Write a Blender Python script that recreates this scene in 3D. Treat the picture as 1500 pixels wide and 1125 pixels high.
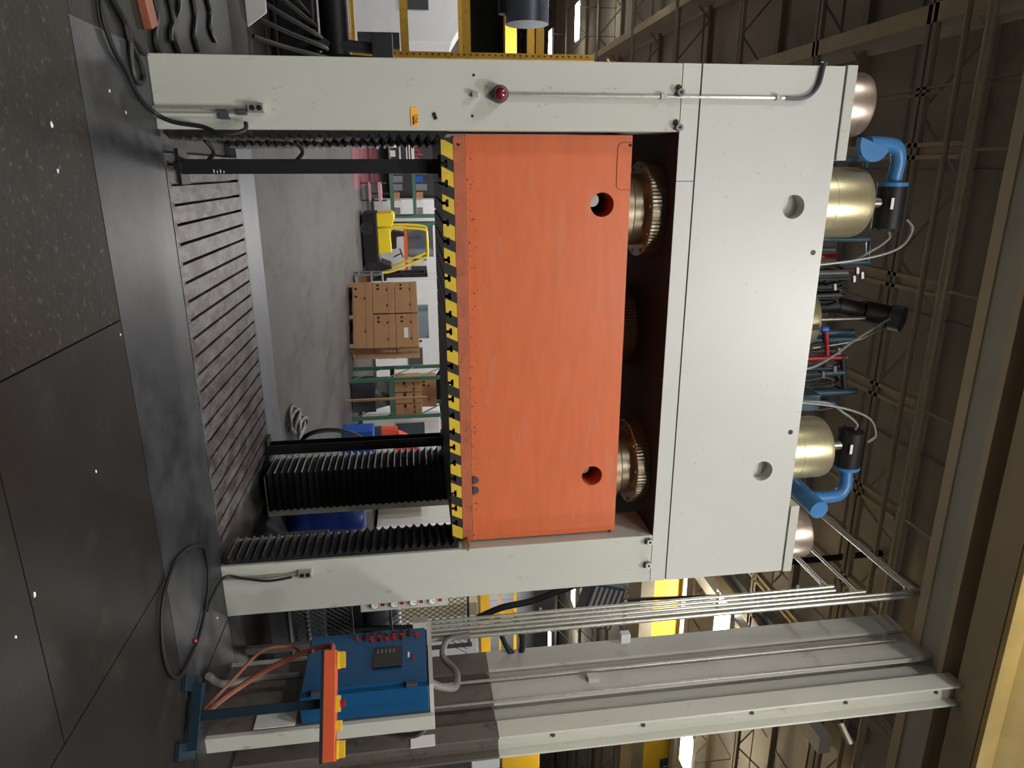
import bpy, bmesh, math, random
from mathutils import Vector, Matrix
random.seed(7)
for o in list(bpy.data.objects): bpy.data.objects.remove(o)
S = bpy.context.scene
COL = S.collection
# ------------------------------------------------------------------ camera (rolled a quarter turn, like the photograph)
EYE = Vector((0, 0, 1.6))
RU = Vector((0.9556, -0.2917, -0.0428)); RV = Vector((0.0020, -0.1388, 0.9903)); RF = Vector((0.2948, 0.9464, 0.1321))
RF.normalize(); RU = (RU - RF*RU.dot(RF)).normalized(); RV = RF.cross(RU) * -1
if RV.z < 0: RV = -RV
FPX = 1013.9
cam_d = bpy.data.cameras.new('camera'); cam = bpy.data.objects.new('camera', cam_d); COL.objects.link(cam)
cx, cy, cz = RV, -RU, -RF
cam.matrix_world = Matrix(((cx.x, cy.x, cz.x, EYE.x), (cx.y, cy.y, cz.y, EYE.y), (cx.z, cy.z, cz.z, EYE.z), (0, 0, 0, 1)))
cam_d.sensor_width = 36; cam_d.lens = FPX/1500*36; cam_d.clip_end = 300; cam_d.clip_start = .05
S.camera = cam
S.view_settings.view_transform = 'Standard'; S.view_settings.look = 'None'; S.view_settings.gamma = 1
S.view_settings.use_curve_mapping = False; S.view_settings.exposure = -0.15
W = bpy.data.worlds.new('world'); S.world = W; W.use_nodes = True
W.node_tree.nodes['Background'].inputs[0].default_value = (.55, .6, .68, 1); W.node_tree.nodes['Background'].inputs[1].default_value = .12

def ray(x, y): return RU*(y-562.5) + RV*(x-750) + RF*FPX
def at(x, y, Y):                      # point of the place seen at a photo pixel, at depth Y
    d = ray(x, y); return EYE + d*(Y/d.y)
def gnd(x, y, z=0):
    d = ray(x, y); return EYE + d*((z-EYE.z)/d.z)

# ------------------------------------------------------------------ materials
MC = {}
def lin(c): return tuple((v/12.92 if v <= .04045 else ((v+.055)/1.055)**2.4) for v in [q/255 for q in c])
def mat(name, rgb, rough=.5, metal=0, var=.12, scale=6, bump=0, bscale=40, dirt=None, damt=.0, dscale=3, stretch=(1,1,1), spec=.5, emit=0, coat=0):
    if name in MC: return MC[name]
    m = bpy.data.materials.new(name); m.use_nodes = True; nt = m.node_tree; N = nt.nodes; L = nt.links
    b = N['Principled BSDF']; c = lin(rgb)
    b.inputs['Roughness'].default_value = rough; b.inputs['Metallic'].default_value = metal
    b.inputs['Specular IOR Level'].default_value = spec; b.inputs['Coat Weight'].default_value = coat
    tc = N.new('ShaderNodeTexCoord'); mp = N.new('ShaderNodeMapping'); mp.inputs['Scale'].default_value = stretch
    L.new(tc.outputs['Object'], mp.inputs[0])
    no = N.new('ShaderNodeTexNoise'); no.inputs['Scale'].default_value = scale; no.inputs['Detail'].default_value = 6; no.inputs['Roughness'].default_value = .65
    L.new(mp.outputs[0], no.inputs['Vector'])
    rp = N.new('ShaderNodeValToRGB'); rp.color_ramp.elements[0].position = .3; rp.color_ramp.elements[1].position = .7
    lo = tuple(v*(1-var) for v in c); hi = tuple(min(1, v*(1+var)) for v in c)
    rp.color_ramp.elements[0].color = (*lo, 1); rp.color_ramp.elements[1].color = (*hi, 1)
    L.new(no.outputs['Fac'], rp.inputs[0]); out = rp.outputs[0]
    if dirt:
        n2 = N.new('ShaderNodeTexNoise'); n2.inputs['Scale'].default_value = dscale; n2.inputs['Detail'].default_value = 9; n2.inputs['Roughness'].default_value = .75
        L.new(mp.outputs[0], n2.inputs['Vector'])
        r2 = N.new('ShaderNodeValToRGB'); r2.color_ramp.elements[0].position = max(0, .62-damt*.5); r2.color_ramp.elements[1].position = max(.05, .72-damt*.35)
        r2.color_ramp.elements[0].color = (0,0,0,1); r2.color_ramp.elements[1].color = (1,1,1,1)
        L.new(n2.outputs['Fac'], r2.inputs[0])
        mx = N.new('ShaderNodeMix'); mx.data_type = 'RGBA'
        L.new(r2.outputs[0], mx.inputs[0]); L.new(out, mx.inputs[6]); mx.inputs[7].default_value = (*lin(dirt), 1); out = mx.outputs[2]
    L.new(out, b.inputs['Base Color'])
    if bump:
        n3 = N.new('ShaderNodeTexNoise'); n3.inputs['Scale'].default_value = bscale; n3.inputs['Detail'].default_value = 4
        L.new(mp.outputs[0], n3.inputs['Vector'])
        bp = N.new('ShaderNodeBump'); bp.inputs['Strength'].default_value = bump; bp.inputs['Distance'].default_value = .01
        L.new(n3.outputs['Fac'], bp.inputs['Height']); L.new(bp.outputs[0], b.inputs['Normal'])
    if emit:
        b.inputs['Emission Color'].default_value = (*c, 1); b.inputs['Emission Strength'].default_value = emit
    MC[name] = m; return m

M = dict(
 cream=mat('cream_paint', (187,188,178), .42, 0, .03, 3, .05, 60, (120,120,105), .06, 9, (1,1,.5)),
 crown=mat('crown_paint', (193,194,188), .42, 0, .02, 3, .03, 60, (140,140,130), .02, 14),
 orange=mat('orange_paint', (204,102,58), .42, 0, .07, 2.5, .04, 50, (196,120,92), .12, 1.2, (1,1,6)),
 oband=mat('orange_band', (172,92,62), .5, 0, .15, 7, .05, 50, (120,62,42), .1, 9),
 black=mat('black_steel', (26,25,27), .5, .2, .25, 8, .1, 40),
 bellow=mat('bellows_rubber', (17,16,18), .55, 0, .4, 14, .3, 30, (70,68,66), .08, 11),
 dark=mat('dark_gap', (30,29,31), .7),
 steel=mat('machined_steel', (150,146,142), .32, .9, .12, 20, .04, 80),
 brass=mat('knurled_steel', (168,156,132), .36, .85, .12, 5, .0, 80, None, 0, 1, (1,1,4)),
 gold=mat('gold_zinc', (196,186,150), .34, .75, .05, 5, 0, 50, None, 0, 1, (1,1,8)),
 nut=mat('turned_nut_steel', (178,162,150), .36, .85, .10, 6, 0, 50, (120,95,82), .1, 3, (1,1,10)),
 blue=mat('blue_pipe_paint', (62,122,178), .4, 0, .08, 6),
 teal=mat('teal_pipe_paint', (38,72,88), .45, 0, .15, 6),
 cab=mat('cabinet_blue', (16,76,120), .38, 0, .06, 4, .03, 60, (14,60,100), .05, 5),
 stand=mat('stand_blue', (16,38,52), .45, 0, .15, 6, .05, 40, (30,34,38), .12, 6),
 obar=mat('station_orange', (204,88,50), .45, 0, .08, 8, .05, 40),
 yellow=mat('button_yellow', (214,176,40), .45, 0, .1, 8),
 crane=mat('crane_yellow', (238,190,50), .45, 0, .06, 3),
 craneold=mat('faded_yellow', (206,176,104), .5, 0, .12, 3),
 red=mat('red_plastic', (150,28,34), .35, 0, .1, 10),
 redg=mat('dark_red_lens', (110,22,36), .2, 0, .1, 10, coat=.5),
 white=mat('white_paint', (222,224,226), .45, 0, .04, 4),
 paper=mat('paper', (232,232,228), .7, 0, .03, 6),
 grey=mat('grey_paint', (128,130,132), .5, 0, .1, 5),
 dgrey=mat('dark_grey_metal', (66,68,72), .5, .1, .15, 5),
 galv=mat('galvanised_conduit', (188,186,176), .38, .7, .15, 30, .05, 60, (110,106,98), .1, 40),
 colp=mat('column_paint', (188,186,178), .5, 0, .05, 3, .05, 40, (120,116,108), .06, 6, (1,1,.3)),
 coll=mat('column_flange_paint', (198,198,186), .5, 0, .04, 3, .04, 40, (130,126,116), .04, 8, (1,1,.3)),
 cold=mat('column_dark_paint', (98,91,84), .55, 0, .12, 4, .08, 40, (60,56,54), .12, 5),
 concrete=mat('concrete_floor', (78,76,75), .6, 0, .10, 1.2, .10, 30, (60,58,57), .26, .9, (1.6,.5,1), spec=.25),
 redfloor=mat('red_floor_paint', (128,72,80), .4, 0, .12, 2),
 plateL=mat('floor_plate_scuffed', (38,35,32), .55, 0, .22, 5, .2, 30, (88,84,75), .12, 22, spec=.2),
 plateD=mat('floor_plate_dark', (33,31,29), .5, 0, .16, 3, .12, 30, (46,43,40), .14, 3, spec=.2),
 plateS=mat('bed_apron_steel', (56,57,60), .42, .15, .18, 2.2, .08, 40, (36,36,38), .3, 1.6, spec=.35),
 bed=mat('bolster_steel', (94,92,96), .45, .15, .2, 7, .1, 50, (58,42,34), .40, 3.4, (2.6,1,1), spec=.3),
 apron=mat('rear_apron_steel', (98,100,107), .45, .15, .12, 3, .06, 40, (78,78,84), .15, 4),
 tread=mat('tread_plate', (62,60,60), .42, .4, .2, 30, .6, 130),
 hose=mat('rubber_hose', (22,23,25), .5, 0, .15, 10),
 hoseg=mat('grey_conduit_hose', (112,110,106), .5, 0, .12, 10),
 hoseb=mat('brown_hose', (134,78,58), .5, 0, .15, 12),
 wire=mat('braided_hose', (168,168,166), .4, .5, .1, 40),
 deck=mat('roof_deck', (150,144,128), .7, 0, .10, .7, 0, 10, (126,120,106), .12, .5),
 truss=mat('truss_steel', (140,130,114), .6, 0, .12, 3),
 chan=mat('tan_channel', (176,162,132), .55, 0, .1, 3),
 pipe=mat('sprinkler_pipe', (160,150,128), .4, .2, .1, 4),
 girder=mat('girder_paint', (190,184,170), .6, 0, .08, 1.5),
 girdl=mat('girder_flange', (206,190,160), .6, 0, .08, 1.5),
 girdb=mat('girder_brown', (182,162,132), .6, 0, .08, 1.5),
 wall=mat('wall_cladding', (140,142,146), .7, 0, .06, .5),
 card=mat('cardboard', (176,134,94), .75, 0, .07, 4),
 cardd=mat('cardboard_dark', (140,104,72), .75, 0, .08, 4),
 wood=mat('pallet_wood', (170,134,92), .75, 0, .15, 6, .1, 30, None, 0, 1, (1,1,5)),
 rackg=mat('rack_green', (70,116,98), .5, 0, .1, 5),
 racky=mat('rack_yellow', (206,160,54), .5, 0, .1, 8, 0, 9, (120,86,40), .08, 12),
 racko=mat('rack_orange', (236,98,46), .5, 0, .06, 5),
 fork=mat('forklift_yellow', (232,206,44), .4, 0, .05, 4),
 tyre=mat('tyre_rubber', (46,45,46), .7, 0, .15, 12),
 barrel=mat('barrel_blue', (20,44,118), .4, 0, .1, 4),
 binb=mat('bin_blue', (26,84,180), .45, 0, .08, 4),
 robot=mat('robot_orange', (228,92,62), .45, 0, .06, 5),
 screen=mat('black_glass', (22,20,22), .15, 0, .1, 8),
 brassy=mat('brass_fitting', (180,146,70), .35, .8, .1, 10),
 stick=mat('orange_sticker', (246,176,54), .5, 0, .03, 6),
 ink=mat('black_ink', (34,30,28), .7, 0, .05, 6),
 inkw=mat('white_print', (214,214,214), .7, 0, .05, 6),
 inkr=mat('red_print', (168,64,72), .7, 0, .05, 6),
 banner=mat('black_banner', (44,45,49), .5, 0, .12, .8),
 green=mat('green_lens', (20,84,56), .3, 0, .1, 8),
 pink=mat('pink_paint', (206,150,160), .5, 0, .05, 3),
 cream2=mat('ivory_machine', (224,214,176), .5, 0, .05, 3),
 lamp=mat('lamp_diffuser', (250,252,255), .4, emit=26),
 fan=mat('grey_blue_metal', (96,106,118), .4, .3, .1, 4),
 glass=mat('mirror_glass', (150,164,176), .08, .8, .03, 4),
)
def hazard():
    m = bpy.data.materials.new('hazard_stripes'); m.use_nodes = True; nt = m.node_tree; N = nt.nodes; L = nt.links; b = N['Principled BSDF']
    b.inputs['Roughness'].default_value = .5
    tc = N.new('ShaderNodeTexCoord'); sp = N.new('ShaderNodeSeparateXYZ'); L.new(tc.outputs['Object'], sp.inputs[0])
    def mth(op, a, bv):
        n = N.new('ShaderNodeMath'); n.operation = op
        for i, v in enumerate((a, bv)):
            if isinstance(v, (int, float)): n.inputs[i].default_value = v
            else: L.new(v, n.inputs[i])
        return n.outputs[0]
    s = mth('SUBTRACT', sp.outputs[0], mth('MULTIPLY', mth('SUBTRACT', sp.outputs[2], 1.815), .5))
    fr = mth('FRACT', mth('DIVIDE', mth('ADD', s, .215+1.86), .186), 0)
    k = mth('LESS_THAN', fr, .56)
    no = N.new('ShaderNodeTexNoise'); no.inputs['Scale'].default_value = 25; L.new(tc.outputs['Object'], no.inputs['Vector'])
    mx = N.new('ShaderNodeMix'); mx.data_type = 'RGBA'; L.new(k, mx.inputs[0]); mx.inputs[6].default_value = (*lin((40,38,38)), 1); mx.inputs[7].default_value = (*lin((222,190,56)), 1)
    m2 = N.new('ShaderNodeMix'); m2.data_type = 'RGBA'; m2.blend_type = 'MULTIPLY'; m2.inputs[0].default_value = .35
    L.new(mx.outputs[2], m2.inputs[6]); L.new(no.outputs['Color'], m2.inputs[7]); L.new(m2.outputs[2], b.inputs['Base Color'])
    return m
M['hazard'] = hazard()
def slide_orange():                    # orange paint with dark chips along the lower edge (wear)
    m = M['orange'].copy(); m.name = 'orange_chipped'; nt = m.node_tree; N = nt.nodes; L = nt.links; b = N['Principled BSDF']
    src = b.inputs['Base Color'].links[0].from_socket
    tc = N.new('ShaderNodeTexCoord'); sp = N.new('ShaderNodeSeparateXYZ'); L.new(tc.outputs['Object'], sp.inputs[0])
    n = N.new('ShaderNodeTexNoise'); n.inputs['Scale'].default_value = 55; n.inputs['Detail'].default_value = 3; L.new(tc.outputs['Object'], n.inputs['Vector'])
    mr = N.new('ShaderNodeMapRange'); mr.inputs[1].default_value = 1.99; mr.inputs[2].default_value = 2.2; mr.inputs[3].default_value = .64; mr.inputs[4].default_value = .80
    L.new(sp.outputs[2], mr.inputs[0])
    g = N.new('ShaderNodeMath'); g.operation = 'GREATER_THAN'; L.new(n.outputs['Fac'], g.inputs[0]); L.new(mr.outputs[0], g.inputs[1])
    mx = N.new('ShaderNodeMix'); mx.data_type = 'RGBA'; L.new(g.outputs[0], mx.inputs[0]); L.new(src, mx.inputs[6]); mx.inputs[7].default_value = (*lin((84,44,34)), 1)
    L.new(mx.outputs[2], b.inputs['Base Color']); return m
M['orangec'] = slide_orange()

# ------------------------------------------------------------------ mesh helpers
class MB:
    def __init__(s): s.v = []; s.f = []
    def add(s, vs, fs):
        n = len(s.v); s.v += [tuple(p) for p in vs]; s.f += [tuple(i+n for i in f) for f in fs]; return s
    def box(s, x0, x1, y0, y1, z0, z1, T=None):
        vs = [Vector(p) for p in ((x0,y0,z0),(x1,y0,z0),(x1,y1,z0),(x0,y1,z0),(x0,y0,z1),(x1,y0,z1),(x1,y1,z1),(x0,y1,z1))]
        if T: vs = [T @ p for p in vs]
        return s.add(vs, [(0,3,2,1),(4,5,6,7),(0,1,5,4),(1,2,6,5),(2,3,7,6),(3,0,4,7)])
    def cyl(s, p0, p1, r0, r1=None, n=20, T=None):
        p0 = Vector(p0); p1 = Vector(p1); r1 = r0 if r1 is None else r1
        d = (p1-p0).normalized(); a = d.orthogonal().normalized(); b = d.cross(a)
        vs = []
        for p, r in ((p0, r0), (p1, r1)):
            for i in range(n):
                t = 2*math.pi*i/n; vs.append(p + a*(r*math.cos(t)) + b*(r*math.sin(t)))
        if T: vs = [T @ p for p in vs]
        fs = [(i, (i+1) % n, n+(i+1) % n, n+i) for i in range(n)] + [tuple(range(n-1, -1, -1)), tuple(range(n, 2*n))]
        return s.add(vs, fs)
    def lathe(s, prof, c=(0,0,0), n=48, gear=0, T=None):
        vs = []; c = Vector(c)
        for r, z in prof:
            for i in range(n):
                t = 2*math.pi*i/n; rr = r*(1-gear*(i % 2)) if gear and r > .05 else r
                vs.append(c + Vector((rr*math.cos(t), rr*math.sin(t), z)))
        if T: vs = [T @ p for p in vs]
        m = len(prof); fs = []
        for j in range(m-1):
            for i in range(n): fs.append((j*n+i, j*n+(i+1) % n, (j+1)*n+(i+1) % n, (j+1)*n+i))
        fs.append(tuple(range(n-1, -1, -1))); fs.append(tuple((m-1)*n+i for i in range(n)))
        return s.add(vs, fs)
    def tube(s, pts, r, n=8, closed=False, smooth=6):
        P = [Vector(p) for p in pts]
        if smooth and len(P) > 2:
            Q = []; k = len(P); rng = k if closed else k-1
            for i in range(rng):
                if closed: a, b, c, d = P[(i-1) % k], P[i], P[(i+1) % k], P[(i+2) % k]
                else: a, b, c, d = P[max(i-1,0)], P[i], P[i+1], P[min(i+2,k-1)]
                for j in range(smooth):
                    t = j/smooth; Q.append(.5*((2*b)+(c-a)*t+(2*a-5*b+4*c-d)*t*t+(3*b-a-3*c+d)*t**3))
            if not closed: Q.append(P[-1])
            P = Q
        k = len(P); vs = []; up = None
        for i in range(k):
            if closed: d = P[(i+1) % k]-P[i-1]
            else: d = P[min(i+1,k-1)]-P[max(i-1,0)]
            d.normalize()
            if up is None: up = d.orthogonal().normalized()
            up = (up - d*up.dot(d));
            if up.length < 1e-5: up = d.orthogonal()
            up.normalize(); b = d.cross(up)
            for j in range(n):
                t = 2*math.pi*j/n; vs.append(P[i] + up*(r*math.cos(t)) + b*(r*math.sin(t)))
        fs = []
        for i in range(k if closed else k-1):
            for j in range(n):
                i2 = (i+1) % k; fs.append((i*n+j, i*n+(j+1) % n, i2*n+(j+1) % n, i2*n+j))
        if not closed: fs += [tuple(range(n-1, -1, -1)), tuple((k-1)*n+j for j in range(n))]
        return s.add(vs, fs)
    def prism(s, poly, a, b, axis='y', T=None):       # polygon in the two other axes, extruded from a to b
        def P(p, t): return Vector((p[0], t, p[1])) if axis == 'y' else (Vector((t, p[0], p[1])) if axis == 'x' else Vector((p[0], p[1], t)))
        n = len(poly); vs = [P(p, a) for p in poly] + [P(p, b) for p in poly]
        if T: vs = [T @ p for p in vs]
        fs = [tuple(range(n)), tuple(range(2*n-1, n-1, -1))] + [(i, n+i, n+(i+1) % n, (i+1) % n) for i in range(n)]
        return s.add(vs, fs)
    def mesh(s, name):
        me = bpy.data.meshes.new(name); me.from_pydata(s.v, [], s.f); me.update()
        bm = bmesh.new(); bm.from_mesh(me); bmesh.ops.recalc_face_normals(bm, faces=bm.faces); bm.to_mesh(me); bm.free()
        return me
    def build(s, name, material, parent=None, smooth=False, bevel=0):
        return link(name, s.mesh(name), material, parent, smooth, bevel)
def link(name, me, material, parent=None, smooth=False, bevel=0):
    if isinstance(material, str): material = M[material]
    me.materials.clear(); me.materials.append(material)
    o = bpy.data.objects.new(name, me); COL.objects.link(o)
    if smooth:
        me.polygons.foreach_set('use_smooth', [True]*len(me.polygons)); me.set_sharp_from_angle(angle=math.radians(35))
    if bevel:
        b = o.modifiers.new('bevel', 'BEVEL'); b.width = bevel; b.segments = 2; b.limit_method = 'ANGLE'
    if parent:
        o.parent = parent
        w = Matrix.Translation(parent.location) @ parent.rotation_euler.to_matrix().to_4x4()
        if parent.parent: w = Matrix.Identity(4)
        o.matrix_parent_inverse = w.inverted()
    return o
def bx(x0, x1, y0, y1, z0, z1): return MB().box(x0, x1, y0, y1, z0, z1)
def thing(name, label, cat, loc=(0,0,0), group=None):
    o = bpy.data.objects.new(name, None); COL.objects.link(o); o.location = loc; o.empty_display_size = .2
    tag(o, label, cat, group); return o
def tag(o, label, cat, group=None):
    o['label'] = label; o['category'] = cat
    if group: o['group'] = group
    return o
def struct(o, label=None):
    o['kind'] = 'structure'
    if label: o['label'] = label
    return o
def RZ(a, loc): return Matrix.Translation(Vector(loc)) @ Matrix.Rotation(math.radians(a), 4, 'Z')
def holed_plate(x0, x1, z0, z1, holes, y, n=32):       # flat face at y with round holes
    bm = bmesh.new()
    def loop(ps):
        vs = [bm.verts.new(p) for p in ps]
        for i in range(len(vs)): bm.edges.new((vs[i], vs[(i+1) % len(vs)]))
    loop([(x0,y,z0),(x1,y,z0),(x1,y,z1),(x0,y,z1)])
    for hx, hz, r in holes: loop([(hx+r*math.cos(2*math.pi*i/n), y, hz+r*math.sin(2*math.pi*i/n)) for i in range(n)])
    bmesh.ops.triangle_fill(bm, use_beauty=True, edges=bm.edges[:])
    vs = [tuple(v.co) for v in bm.verts]; bm.verts.index_update(); fs = [tuple(v.index for v in f.verts) for f in bm.faces]; bm.free()
    return vs, fs
def holed_box(x0, x1, y0, y1, z0, z1, holes, depth):
    mb = MB(); mb.add(*holed_plate(x0, x1, z0, z1, holes, y0))
    mb.add([(x0,y0,z0),(x1,y0,z0),(x1,y1,z0),(x0,y1,z0),(x0,y0,z1),(x1,y0,z1),(x1,y1,z1),(x0,y1,z1)], [(0,3,2,1),(4,5,6,7),(1,2,6,5),(2,3,7,6),(3,0,4,7)])
    for hx, hz, r in holes:
        n = 32; a = [(hx+r*math.cos(2*math.pi*i/n), y0, hz+r*math.sin(2*math.pi*i/n)) for i in range(n)]; b = [(p[0], y0+depth, p[2]) for p in a]
        mb.add(a+b, [(i, (i+1) % n, n+(i+1) % n, n+i) for i in range(n)])
    return mb
def text(name, body, size, loc, right, up, material, parent=None, depth=.002, align='CENTER'):
    cu = bpy.data.curves.new(name, 'FONT'); cu.body = body; cu.size = size; cu.extrude = depth; cu.align_x = align; cu.align_y = 'CENTER'
    t = bpy.data.objects.new(name, cu); COL.objects.link(t)
    me = bpy.data.meshes.new_from_object(t.evaluated_get(bpy.context.evaluated_depsgraph_get()))
    bpy.data.objects.remove(t)
    r = Vector(right).normalized(); u = Vector(up).normalized(); n = r.cross(u); l = Vector(loc)
    me.transform(Matrix(((r.x,u.x,n.x,l.x),(r.y,u.y,n.y,l.y),(r.z,u.z,n.z,l.z),(0,0,0,1))))
    return link(name, me, material, parent)

# ------------------------------------------------------------------ lamps of the hall
def high_bay(x, y, z, label, power=300, group='high bay lights', rot=0):
    o = thing('high_bay_light', label, 'light', (x, y, z), group); T = RZ(rot, (x, y, z))
    MB().box(-.62, .62, -.34, .34, .02, .10, T).build('housing', 'white', o)
    MB().box(-.56, .56, -.28, .28, -.005, .02, T).build('diffuser', 'lamp', o)
    d = bpy.data.lights.new('high_bay_lamp', 'AREA'); d.energy = power; d.shape = 'RECTANGLE'; d.size = 1.2; d.size_y = .6; d.color = (1, .97, .93)
    l = bpy.data.objects.new('high_bay_lamp', d); COL.objects.link(l); l.location = (0, 0, -.03); l.parent = o
    d2 = bpy.data.lights.new('added_roof_fill', 'AREA'); d2.energy = power*(.34 if y < 8 else .06); d2.shape = 'RECTANGLE'; d2.size = 1.1; d2.size_y = .5; d2.color = (1, .95, .88)  # upward fill added to brighten the roof deck, stronger at the near end
    l = bpy.data.objects.new('added_roof_fill', d2); COL.objects.link(l); l.location = (0, 0, .12); l.rotation_euler = (math.pi, 0, 0); l.parent = o
    for sx in (-.45, .45): MB().cyl((x+sx,y,z+.1),(x+sx,y,ROOFZ+.01),.012,n=6).build('hanger_rod','dgrey',o)
    return o
ROOFZ = 8.9
HB = 'white LED high bay light hung under the roof deck'
for x, y in ((-4.9,-4),(-4.9,2),(2,-7),(2,-2),(2,1.2),(9,-4),(9,2),(-4.9,12),(-4.9,18.5),(-4.9,25.9),(-4.9,30.8),(2,14),(2,20),(2,26),(2,34),(16.6,24.2),(22.5,28.9),(15,16)):
    high_bay(x, y, 7.5, HB, 600 if x > 14 else 250)
high_bay(8.9, 11.4, 7.5, 'big glaring LED high bay light beside the column', 300)
high_bay(13.2, 12.5, 7.5, 'LED high bay light next to the yellow crane bridge', 250)

# ------------------------------------------------------------------ hall shell
X0, X1, Y0, Y1 = -26, 40, -16, 60
fl = MB()
PX0, PX1, PY0, PY1 = -.72, 3.41, 3.97, 7.75
for a in ((X0,X1,Y0,PY0),(X0,PX0,PY0,PY1),(PX1,X1,PY0,PY1),(X0,X1,PY1,Y1)): fl.box(a[0],a[1],a[2],a[3],-.3,0 if a[2] > 3.9 else -.03)
fl.box(PX0,PX1,PY0,PY1,-.3,-.08)
floor = struct(fl.build('floor', 'concrete'), 'grey concrete factory floor with dark steel plates')
for a, m in (((X0,.771,Y0,3.965),'plateL'),((.779,2.383,2.674,3.965),'plateD'),((.779,2.383,Y0,2.666),'plateD'),((2.391,X1,Y0,3.965),'plateD')):
    bx(a[0],a[1],a[2],a[3],-.03,0).build('floor_plate', m, floor)
bx(X0,-.728,3.975,9.2,0,.003).build('floor_plate', 'plateD', floor); bx(3.418,X1,3.975,8.2,0,.003).build('floor_plate', 'plateD', floor)
bx(PX0,PX1,3.975,5.05,-.08,0).build('floor_plate', 'plateS', floor)
bx(PX0,PX1,7.07,7.74,-.08,.002).build('floor_plate', 'apron', floor)
bx(3.42,4.4,3.985,5.0,.003,.006).build('tread_plate', 'tread', floor)
bx(-6,.5,20.8,37,0,.004).build('floor_marking', 'redfloor', floor)
roof = struct(bx(X0,X1,Y0,Y1,ROOFZ,ROOFZ+.2).build('ceiling', 'deck'), 'brown corrugated roof deck on steel trusses')
rb = MB()
for i in range(37): rb.box(X0, X1, -14+i*2.0, -13.97+i*2.0, ROOFZ-.03, ROOFZ)
for i in range(33): rb.box(X0+i*2.0, X0+.03+i*2.0, Y0, Y1, ROOFZ-.03, ROOFZ)
r1 = rb.build('deck_rib', 'truss', roof); r1['kind'] = 'stuff'
struct(bx(X0,X1,Y1,Y1+.3,0,ROOFZ).build('wall_back', 'wall')); struct(bx(X0-.3,X0,Y0,Y1,0,ROOFZ).build('wall_left', 'wall'))
struct(bx(X1,X1+.3,Y0,Y1,0,ROOFZ).build('wall_right', 'wall')); struct(bx(X0,X1,Y0-.3,Y0,0,ROOFZ).build('wall_front', 'wall'))

pw_ = struct(bx(12,X1-.1,33,33.2,0,ROOFZ-.1).build('wall_partition', 'wall'), 'pale grey clad partition wall beyond the right hand bay')
for i in range(46): bx(12+i*.6,12.05+i*.6,32.97,33,0,ROOFZ-.1).build('cladding_rib','wall',pw_)
pw_ = struct(bx(X0+.1,-1.8,36,36.2,0,4.6).build('wall_partition_far', 'wall'), 'pale grey clad partition wall far behind the yellow rack')
for i in range(9): bx(X0+.1,-1.8,35.97,36,.3+i*.5,.36+i*.5).build('cladding_rib','wall',pw_)
# roof steel
ZB = 8.0; ZH = ZB-1.6
def truss(y, x0, x1, label):
    o = thing('roof_truss', label, 'truss', ((x0+x1)/2, y, ZB), 'roof trusses')
    bx(x0,x1,y-.09,y-.02,ZB,ZB+.07).build('bottom_chord','truss',o); bx(x0,x1,y+.02,y+.09,ZB,ZB+.07).build('bottom_chord','truss',o)
    bx(x0,x1,y-.07,y+.07,ROOFZ-.12,ROOFZ).build('top_chord','truss',o)
    w = MB(); n = int((x1-x0)/1.8)
    for i in range(n):
        a = x0+i*1.8; w.cyl((a,y,ZB+.05),(a+.9,y,ROOFZ-.08),.018,n=6); w.cyl((a+.9,y,ROOFZ-.08),(a+1.8,y,ZB+.05),.018,n=6)
    w.build('web_bars','truss',o)
for y in (8.6, 11.2, 14.0, 17.5, 21, 25, 30, 36, 44): truss(y, X0+.1, X1-.1, 'open web roof truss spanning the hall under the deck')
for r in (-.035, .222, .465, .708, .95, 1.2):
    x = r*ZH; o = thing('channel_beam', 'tan ribbed channel beam hung below the roof with a thin tie rod', 'beam', (x, 7.8, ZB), 'tan channel beams under the roof')
    MB().prism([(x-.10,ZB+.1),(x-.10,ZB),(x-.05,ZB),(x-.04,ZB+.05),(x+.04,ZB+.05),(x+.05,ZB),(x+.10,ZB),(x+.10,ZB+.1)], 7.78, 20).build('channel','chan',o)
    MB().cyl((x,7.8,ZB+.05),(x,6.9,ZB+.05),.022,n=8).build('tie_rod','pipe',o)
for r0, r1, gl in ((-.302,-.268,'heavy roof girder passing above the left press column'),(-.60,-.57,'heavy roof girder passing above the drum fan and yellow rack'),(1.34,1.40,'heavy roof girder beyond the building column')):
    x0, x1 = r0*ZH, r1*ZH
    o = thing('roof_girder', gl, 'girder', ((x0+x1)/2, 12, ZB), 'grey roof girders')
    bx(x0,x1,4,50,ZB,ZB+.04).build('bottom_flange','chan',o); bx((x0+x1)/2-.02,(x0+x1)/2+.02,4,50,ZB+.04,ROOFZ-.06).build('web','girder',o); bx(x0,x1,4,50,ROOFZ-.06,ROOFZ).build('top_flange','girder',o)
for q, r, lab in ((.838,.055,'thick tan sprinkler pipe running along the roof'),(.80,.035,'thinner tan sprinkler pipe behind the thick one')):
    y = (ZH-.15)/q; tag(MB().cyl((X0+.2,y,ZB-.15),(X1-.2,y,ZB-.15),r,n=14).build('sprinkler_pipe','pipe',None,True), lab, 'pipe')
o = thing('tie_joist', 'thin double angle joist running back under the deck', 'joist', (-.146*ZH, 10, ZB))
bx(-.146*ZH-.05,-.146*ZH-.02,6,30,ZB,ZB+.05).build('angle_bar','truss',o); bx(-.146*ZH+.02,-.146*ZH+.05,6,30,ZB,ZB+.05).build('angle_bar','truss',o)

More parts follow.
